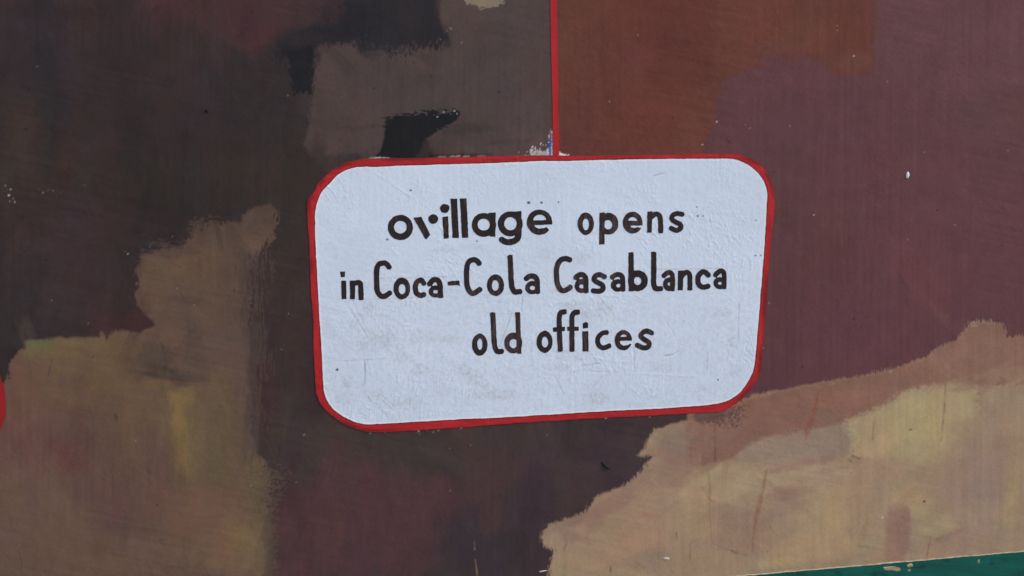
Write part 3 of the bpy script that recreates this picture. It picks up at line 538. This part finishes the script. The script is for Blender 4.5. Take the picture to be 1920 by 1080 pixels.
for o in wall.children:
    if o.name.startswith('green_band') and 'paint' not in o.data.attributes:
        a = o.data.attributes.new('paint', 'FLOAT_COLOR', 'POINT'); c = albedo((25, 79, 72)); a.data.foreach_set('color', np.tile([*c, 1], len(o.data.vertices)).astype(np.float32))
# pale unpainted edge along the top of the band
sheet('pale_edge', Grid(u0, .410, u1, .430, .0017), lambda X, Y: np.maximum(f_green(X, Y)-1.4-1.4*vn(X/18, Y/60, 3), -f_green(X, Y)-1), .0003, M_FLAKE, wall, lambda X, Y: np.tile((186, 168, 142), (len(X), 1))*(.9+.2*vn(X/6, Y/6, 2))[:, None], label='thin bare line where the tan paint stops above the green band')

# small chips, flakes and a knocked hole: real lumps of paint on the wall
def lump(name, pts, hgt, rgb, label):
    P = catmull(pts, True, 3); c = P.mean(0); vv = []; n = len(P)
    for rr, hh in ((1.0, .0), (.72, .75), (.3, 1.0)):
        for i, p in enumerate(P):
            q = c+(p-c)*rr; u, v = to_wall(*q); base = float(relief(np.array([q[0]], np.float32), np.array([q[1]], np.float32))[0])
            vv.append((u, -(base+.0002+hgt*hh*(.75+.5*math.sin(i*2.1)**2)), v))
    ff = [(r*n+i, r*n+(i+1) % n, (r+1)*n+(i+1) % n, (r+1)*n+i) for r in range(2) for i in range(n)]
    ff = [f[::-1] for f in ff]
    u, v = to_wall(*c); vv.append((u, -(hgt*1.05+.0003), v)); k = len(vv)-1
    ff += [(2*n+(i+1) % n, 2*n+i, k, k) for i in range(n)]
    tri = [f[:3] for f in ff if f[2] == f[3]]; qd = [f for f in ff if f[2] != f[3]]
    F = [x for f in qd for x in ((f[0], f[1], f[2]), (f[0], f[2], f[3]))]+tri
    return make(name, vv, F, M_FLAKE, wall, np.tile(albedo(rgb), (len(vv), 1)), label)
lump('paint_flake', [(1700,324),(1703,322),(1705,328),(1703,334),(1699,333),(1699,329)], .003, (222, 226, 232), 'white paint flake standing off the maroon coat')
lump('paint_flake', [(1127,866),(1131,867),(1142,877),(1143,880),(1138,879),(1129,872)], .0035, (44, 45, 46), 'small dark chip stuck below the sign')
lump('paint_flake', [(1243,1046),(1251,1045),(1256,1047),(1252,1049.5),(1246,1048.5)], .0014, (182, 178, 178), 'tiny pale chip on the tan coat')
lump('paint_flake', [(384,207),(388,206),(390,209),(387,211)], .002, (30, 26, 27), 'tiny dark blister on the brown coat')
lump('paint_flake', [(1011,1071),(1022,1069),(1026,1070),(1014,1073)], .001, (178, 172, 174), 'thin pale chip at the edge of the tan coat')

# ------------------------------------------------------------------ the painted sign
sign = empty('painted_sign', (.08, 0, .77), 'white rounded sign with red outline reading ovillage opens in Coca-Cola Casablanca old offices', 'sign')
DIRT = [(793,631,34,13),(845,636,26,9),(696,575,20,9),(668,603,14,20),(756,672,22,14),(787,694,16,12),(868,694,16,16),(900,719,20,11),(885,705,26,12),(640,752,22,18),(653,722,9,12),(700,742,22,10),(1075,575,36,10),(1130,575,18,20),(1100,590,30,14),(1060,545,26,9),(1240,690,26,9),
        (1352,585,16,12),(1372,640,10,24),(1377,697,12,9),(1050,690,24,9),(1118,745,26,14),(1080,668,30,12),(835,470,34,7),(885,462,24,6),(1020,478,22,16),(1090,482,20,12),(720,640,40,22),(960,640,20,26),(1315,728,12,8),(760,757,40,12),(930,740,50,12)]
PENCIL_SCRATCH_SHADE = [([(655,562),(760,559),(835,556)], .4), ([(700,522),(840,519)], .35), ([(1000,521),(1020,518)], .3), ([(905,553),(1020,550)], .3), ([(1130,523),(1150,524)], .3), ([(1230,505),(1355,503)], .4), ([(925,589),(960,588)], .35), ([(960,587),(936,650)], .6), ([(1040,660),(1075,658)], .3), ([(980,556),(978,583)], .5),
          ([(1188,640),(1189,695)], .45), ([(1385,570),(1384,640)], .5), ([(1326,660),(1325,695)], .4), ([(640,676),(725,673)], .35), ([(683,676),(684,705),(680,722)], .7), ([(1090,686),(1125,681)], .4), ([(1246,666),(1262,664),(1270,657)], .7), ([(1225,330),(1244,325)], .6), ([(660,560),(690,620)], .3), ([(1040,705),(1058,740)], .4), ([(1130,705),(1112,725)], .4), ([(690,745),(712,770)], .5), ([(708,742),(735,766)], .5), ([(640,712),(655,725)], .5)]  # pencil guide lines, plus shade of the scratch relief painted in as grey lines
def c_white(X, Y):
    c = np.tile(np.array((190, 202, 221), np.float32), (len(X), 1))
    c += (fbm(X/120, Y/90, 2, 3)*5)[:, None]
    dm = np.zeros(len(X), np.float32)
    for x, y, rx, ry in DIRT:
        q = np.hypot((X-x)/rx, (Y-y)/ry); dm = np.maximum(dm, sstep(1.35, .2, q+.5*fbm(X/16, Y/14, 3, 3)))
    spk = sstep(.42, .75, vn(X/2.5, Y/2.9, 4)*.55+vn(X/5.5, Y/4.6, 1)*.45)
    low = sstep(430, 640, Y)*.35
    k = np.clip(dm*(.17+.17*spk)+low*(.14+spk*.30)+.10*spk, 0, 1)
    c = c*(1-k[:, None])+np.array((165, 168, 174))*k[:, None]
    for pts, op in PENCIL_SCRATCH_SHADE:
        pp = np.array(pts); b = (X > pp[:, 0].min()-5) & (X < pp[:, 0].max()+5) & (Y > pp[:, 1].min()-5) & (Y < pp[:, 1].max()+5)
        if b.any():
            s = sd_line(X[b], Y[b], catmull(pts, False, 4), 0)+.8*(vn(X[b]/8, Y[b]/8, 2)-.5)
            a = .7*op*np.exp(-(s/1.1)**2)*(.3+.9*vn(X[b]/5, Y[b]/5, 6)); c[b] = c[b]*(1-a[:, None])+np.array((120, 124, 132))*a[:, None]
    for x, y, r in ((770,357,2),(726,449,2.2),(991,380,3),(1015,380,2.4),(1047,379,1.6),(1308,405,2),(1318,405,1.4),(1346,712,1.6),(1416,479,1.6),(1426,479,1.4),(632,693,2.6),(1306,388,1.4),(1417,413,1.3),(894,452,1.5)):
        a = .85*sstep(r+.9, r-.9, np.hypot(X-x, (Y-y)*1.2)); c = c*(1-a[:, None])+np.array((62, 56, 58))*a[:, None]
    ed = sd_poly(X, Y, IN[::2]); a = .6*sstep(-4.5, -2, ed); c = c*(1-a[:, None])+np.array((216, 216, 226))*a[:, None]
    return c
sheet('white_panel', draw_grid(583, 288, 1448, 806, .00125), lambda X, Y: sd_poly(X, Y, IN)-3, .0006, M_WHITE, sign, c_white, panel=1.0, label='bluish white field with brush ridges and grey scuffs')
def f_border(X, Y):
    return np.maximum(sd_poly(X, Y, OUT)+.9*fbm(X/14, Y/14, 2, 3), -(sd_poly(X, Y, IN)+.6*fbm(X/9, Y/9, 5, 3)))
def c_red(X, Y):
    c = np.tile(np.array((156, 39, 43), np.float32), (len(X), 1)); n = fbm(X/40, Y/40, 1, 3)
    c = c*(1+.10*fbm(X/3, Y/26, 4, 2)*(np.abs(X-1015) > 400)+.10*fbm(X/26, Y/3, 4, 2)*(np.abs(X-1015) <= 400))[:, None]
    c = c*(1+.07*n[:, None])
    di = sd_poly(X, Y, IN); do = -sd_poly(X, Y, OUT)
    a = .85*sstep(2.0, .6, di); c = c*(1-a[:, None])+np.array((76, 18, 30))*a[:, None]
    dk = np.zeros(len(X), np.float32)
    for x, y, rx, ry in ((650,312,40,9),(582,378,9,16),(585,500,9,14),(1405,305,30,14),(1440,345,12,30),(1425,680,16,30),(1395,738,30,20),(605,345,10,10),(660,797,30,9),(1436,560,8,60),(700,806,40,6),(760,298,40,5)):
        dk = np.maximum(dk, sstep(1.5, .3, np.hypot((X-x)/rx, (Y-y)/ry)+.4*n))
    dk = dk*sstep(9, 3, do)*.75; c = c*(1-dk[:, None])+np.array((104, 30, 34))*dk[:, None]
    a = .35*sstep(2.5, .3, do); return c*(1-a[:, None])+np.array((100, 38, 42))*a[:, None]
sheet('red_border', draw_grid(570, 280, 1460, 816, .0012), f_border, .0009, M_RED, sign, c_red, panel=1.0, label='hand-painted red outline of the sign')
LL = [(1031.4,-60),(1031.7,0),(1032.4,50),(1033.4,100),(1034.8,160),(1035.6,200),(1036,250),(1036,300)]; LR = [(1048.4,300),(1048.3,280),(1047.6,240),(1047,200),(1046.4,140),(1045.6,100),(1044.8,50),(1044,0),(1043.6,-60)]
LINE = np.concatenate([[(1026,-420)], catmull(LL, False), catmull(LR, False), [(1038,-420)]])
sheet('connector_line', draw_grid(1016, -430, 1058, 296, .0012), lambda X, Y: np.maximum(sd_poly(X, Y, LINE)+.5*fbm(X/12, Y/16, 3, 3), -(sd_poly(X, Y, OUT)-.3)), .00085, M_RED, sign, lambda X, Y: np.array((154, 38, 42))*(1+.07*fbm(X/8, Y/60, 2, 3))[:, None]*np.ones((1, 3)), label='red vertical line running up from the sign')

# lettering, stroke by stroke (coordinates in local tracing frames)
def P_(*p): return lambda X, Y: sd_poly(X, Y, p)
def S_(wd, *p, butt=True):
    c = catmull(p, False, 5); return lambda X, Y: sd_line(X, Y, c, wd, butt)
def E_(cx, cy, rx, ry): return lambda X, Y: (np.hypot((X-cx)/rx, (Y-cy)/ry)-1)*min(rx, ry)
def R_(cx, cy, rx, ry, ix, iy, irx, iry): return lambda X, Y: np.maximum(E_(cx, cy, rx, ry)(X, Y), -E_(ix, iy, irx, iry)(X, Y))
def U_(*f): return lambda X, Y: np.minimum.reduce([g(X, Y) for g in f])
def D_(a, b): return lambda X, Y: np.maximum(a(X, Y), -b(X, Y))
def a_(hook, w_, bowl): return U_(S_(w_, *hook), R_(*bowl))
Z1, Z2, Z3, Z4, Z5 = (5.3333, 700, 350), (5.3333, 1040, 350), (4.8, 620, 460), (4.8, 1000, 460), (4.8, 860, 570)
LET = [
 ('o', Z1, R_(270,408,124,125,270,406,64,64), (140,275,400,540)),
 ('v', Z1, U_(P_((402,312),(478,303),(567,478),(530,523),(510,510)), E_(598,324,48,47)), (395,270,650,530)),
 ('i', Z1, U_(P_((690,305),(745,298),(755,515),(705,520)), E_(713,218,46,44)), (660,165,765,530)),
 ('l', Z1, P_((772,122),(836,122),(853,512),(792,512)), (765,110,860,520)),
 ('l', Z1, P_((865,120),(930,116),(948,508),(887,510)), (858,108,955,518)),
 ('a', Z1, U_(R_(1105,382,121,118,1102,380,62,60), D_(P_((1150,264),(1222,258),(1218,498),(1165,498)), E_(1102,380,62,60))), (978,250,1230,508)),
 ('g', Z1, U_(R_(1368,372,123,124,1370,370,63,67), D_(P_((1410,250),(1478,245),(1480,490),(1430,480)), E_(1370,370,63,67)), S_(60,(1450,470),(1442,512),(1405,543),(1350,555),(1305,543),(1281,529))), (1236,236,1490,595)),
 ('e', Z1, D_(U_(R_(1660,355,126,125,1663,350,70,70), P_((1585,337),(1770,335),(1785,376),(1590,384))), P_((1606,385),(1800,375),(1800,440),(1757,440),(1733,405),(1700,416),(1655,416),(1622,404))), (1522,220,1795,490)),
 ('o', Z2, R_(309,371,81,110,310,377,33,60), (222,255,395,488)),
 ('p', Z2, U_(P_((447,262),(497,260),(496,575),(445,578)), D_(E_(538,370,96,108), U_(E_(533,380,43,47), P_((430,250),(447,250),(447,500),(430,500))))), (436,250,642,588)),
 ('e', Z2, D_(U_(R_(778,360,98,108,777,355,50,52), P_((715,342),(865,342),(875,382),(720,392))), P_((748,394),(890,383),(890,420),(848,412),(830,406),(800,414),(765,408))), (672,244,884,476)),
 ('n', Z2, U_(P_((925,250),(975,248),(968,458),(925,458)), S_(49,(955,312),(1000,276),(1038,282),(1055,325),(1058,400),(1058,453))), (918,240,1090,466)),
 ('s', Z2, S_(48,(1278,278),(1225,268),(1178,288),(1170,325),(1205,352),(1246,372),(1262,402),(1240,430),(1205,436),(1155,412)), (1136,236,1298,470)),
 ('i', Z3, U_(P_((95,320),(138,320),(140,482),(100,484)), P_((86,237),(129,236),(125,286),(92,284))), (78,228,148,492)),
 ('n', Z3, U_(P_((172,318),(222,318),(216,482),(176,482)), S_(45,(200,352),(236,334),(263,342),(270,380),(272,430),(274,484))), (164,306,304,492)),
 ('C', Z3, S_(46,(528,200),(503,168),(470,159),(432,172),(414,220),(413,330),(420,408),(450,453),(490,457),(535,425)), (384,128,550,490)),
 ('o', Z3, R_(640,388,75,96,642,395,32,47), (558,284,722,490)),
 ('c', Z3, S_(46,(840,345),(812,314),(777,330),(761,375),(771,425),(805,450),(842,440)), (730,282,860,482)),
 ('a', Z3, a_(((885,352),(922,311),(962,314),(982,350),(986,400),(988,466)), 47, (945,415,63,53,945,418,25,17)), (862,276,1022,474)),
 ('dash', Z3, P_((1052,326),(1155,318),(1160,366),(1145,356),(1055,361)), (1044,310,1168,374)),
 ('C', Z3, S_(46,(1338,165),(1312,137),(1275,130),(1238,155),(1223,210),(1222,300),(1232,378),(1260,424),(1290,430),(1350,392)), (1190,98,1372,466)),
 ('o', Z3, R_(1483,358,76,96,1480,362,32,50), (1400,254,1566,462)),
 ('l', Z3, S_(46,(1613,90),(1620,220),(1625,340),(1638,396),(1662,420),(1708,414)), (1582,80,1722,452)),
 ('a', Z3, a_(((1756,302),(1795,276),(1838,284),(1859,330),(1860,432)), 45, (1815,380,64,59,1815,383,25,20)), (1738,246,1890,446)),
 ('C', Z4, S_(46,(333,134),(285,119),(240,136),(212,190),(207,260),(215,340),(240,394),(280,408),(338,372)), (174,88,360,440)),
 ('a', Z4, a_(((378,292),(418,265),(452,270),(471,310),(471,424)), 47, (430,365,58,63,435,370,24,18)), (362,236,504,436)),
 ('s', Z4, S_(45,(645,286),(600,265),(558,276),(546,310),(580,334),(618,358),(626,392),(592,413),(530,408)), (516,236,662,444)),
 ('a', Z4, a_(((703,290),(748,264),(786,268),(804,310),(804,410)), 43, (760,360,63,56,765,362,22,16)), (688,236,836,420)),
 ('b', Z4, U_(P_((855,65),(900,62),(905,412),(857,412)), R_(940,318,88,93,937,320,35,38)), (846,54,1036,420)),
 ('l', Z4, S_(46,(1082,62),(1082,200),(1081,330),(1091,378),(1112,391),(1148,388)), (1050,52,1158,420)),
 ('a', Z4, a_(((1168,278),(1208,247),(1242,253),(1252,300),(1249,408)), 43, (1218,350,52,61,1225,348,20,17)), (1152,214,1282,420)),
 ('n', Z4, U_(P_((1302,228),(1350,225),(1342,403),(1298,405)), S_(43,(1328,288),(1362,248),(1394,248),(1407,290),(1408,402))), (1290,216,1438,412)),
 ('c', Z4, S_(45,(1578,272),(1540,240),(1507,246),(1479,290),(1486,348),(1520,376),(1578,366)), (1448,208,1592,406)),
 ('a', Z4, a_(((1632,270),(1672,234),(1703,236),(1716,275),(1713,390)), 43, (1675,340,55,53,1680,342,22,14)), (1614,204,1746,400)),
 ('o', Z5, R_(188,365,69,98,190,360,24,53), (112,258,264,470)),
 ('l', Z5, S_(45,(305,80),(312,200),(318,330),(328,395),(348,428),(392,424)), (276,70,402,460)),
 ('d', Z5, U_(P_((508,75),(550,75),(563,445),(525,445)), R_(490,350,80,92,492,355,36,42)), (402,66,572,452)),
 ('o', Z5, R_(772,340,71,98,775,342,30,51), (694,234,850,446)),
 ('f', Z5, U_(S_(45,(958,70),(922,76),(905,110),(903,180),(908,300),(914,425)), P_((848,212),(955,205),(952,242),(850,250))), (840,40,970,434)),
 ('f', Z5, U_(S_(44,(1078,72),(1038,80),(1019,115),(1018,200),(1018,300),(1018,425)), P_((975,205),(1080,205),(1078,240),(978,242))), (968,40,1090,434)),
 ('i', Z5, U_(P_((1113,248),(1165,245),(1166,425),(1115,425)), P_((1118,175),(1145,160),(1163,170),(1163,215),(1118,220))), (1104,152,1174,434)),
 ('c', Z5, S_(42,(1337,256),(1288,264),(1251,310),(1259,368),(1300,394),(1362,372)), (1218,226,1370,424)),
 ('e', Z5, D_(U_(R_(1480,325,77,90,1483,315,36,42), P_((1440,298),(1545,292),(1553,326),(1442,332))), P_((1446,334),(1570,327),(1575,364),(1540,358),(1515,372),(1480,376),(1456,362))), (1396,226,1564,424)),
 ('s', Z5, S_(44,(1740,264),(1690,243),(1648,264),(1640,295),(1680,324),(1711,350),(1704,384),(1660,394),(1598,366)), (1586,214,1756,424))]
def c_black(X, Y):
    n = fbm(X/16, Y/30, 2, 3); th = sstep(.15, .6, fbm(X/3.2, Y/22, 5, 2)*.7+fbm(X/40, Y/34, 1, 2)*.8)
    return np.array((44, 37, 39))*(1+.12*n[:, None])+th[:, None]*np.array((21, 16, 17))
for i, (ch, (sc, ox, oy), fn, (bx0, by0, bx1, by1)) in enumerate(LET):
    fld = (lambda X, Y, fn=fn, sc=sc, ox=ox, oy=oy, i=i: fn((X-ox)*sc, (Y-oy)*sc)/sc-.25+.45*fbm(X/6+i, Y/6, 1, 2)+.2*fbm(X/2.5, Y/2.5, 4, 2))
    sheet('hyphen' if ch == 'dash' else 'letter', draw_grid(ox+bx0/sc, oy+by0/sc, ox+bx1/sc, oy+by1/sc, .0009), fld, .00095, M_BLACK, sign, c_black, panel=1.0)

# ------------------------------------------------------------------ neighbouring sign: only its lower right red corner reaches into view
sign2 = empty('painted_sign', (-1.2, 0, .9), 'rounded red corner of the neighbouring painted sign at the left edge', 'sign')
O2 = catmull([(-860,320),(-820,296),(-500,290),(-150,300),(-80,330),(-48,390),(-30,500),(-12,620),(0,703),(6.5,720),(10,742),(11,762),(9.5,782),(3,800),(-8,816),(-30,832),(-70,842),(-400,858),(-760,872),(-820,860),(-860,810),(-880,600)])
I2 = catmull([(-845,325),(-815,310),(-500,304),(-155,314),(-92,340),(-62,396),(-44,504),(-26,624),(-14,706),(-8,724),(-4.5,744),(-4,761),(-5,777),(-10,792),(-19,804),(-38,818),(-74,828),(-400,844),(-755,858),(-810,846),(-846,806),(-866,600)])
g2 = draw_grid(-900, 280, 20, 880, .004); gR = draw_grid(-30, 690, 20, 850, .0014)
sheet('white_panel', g2, lambda X, Y: sd_poly(X, Y, I2)-3, .0006, M_WHITE, sign2, lambda X, Y: np.tile((190., 202., 221.), (len(X), 1))*(1+.03*fbm(X/30, Y/30, 2, 3))[:, None])
cr2 = lambda X, Y: np.array((132, 37, 38))*(1+.08*fbm(X/18, Y/30, 2, 3))[:, None]*np.ones((1, 3))
sheet('red_border', draw_grid(-900, 280, 20, 880, .003), lambda X, Y: np.maximum(sd_poly(X, Y, O2)+.5*fbm(X/14, Y/14, 2, 3), -sd_poly(X, Y, I2)), .0009, M_RED, sign2, cr2)
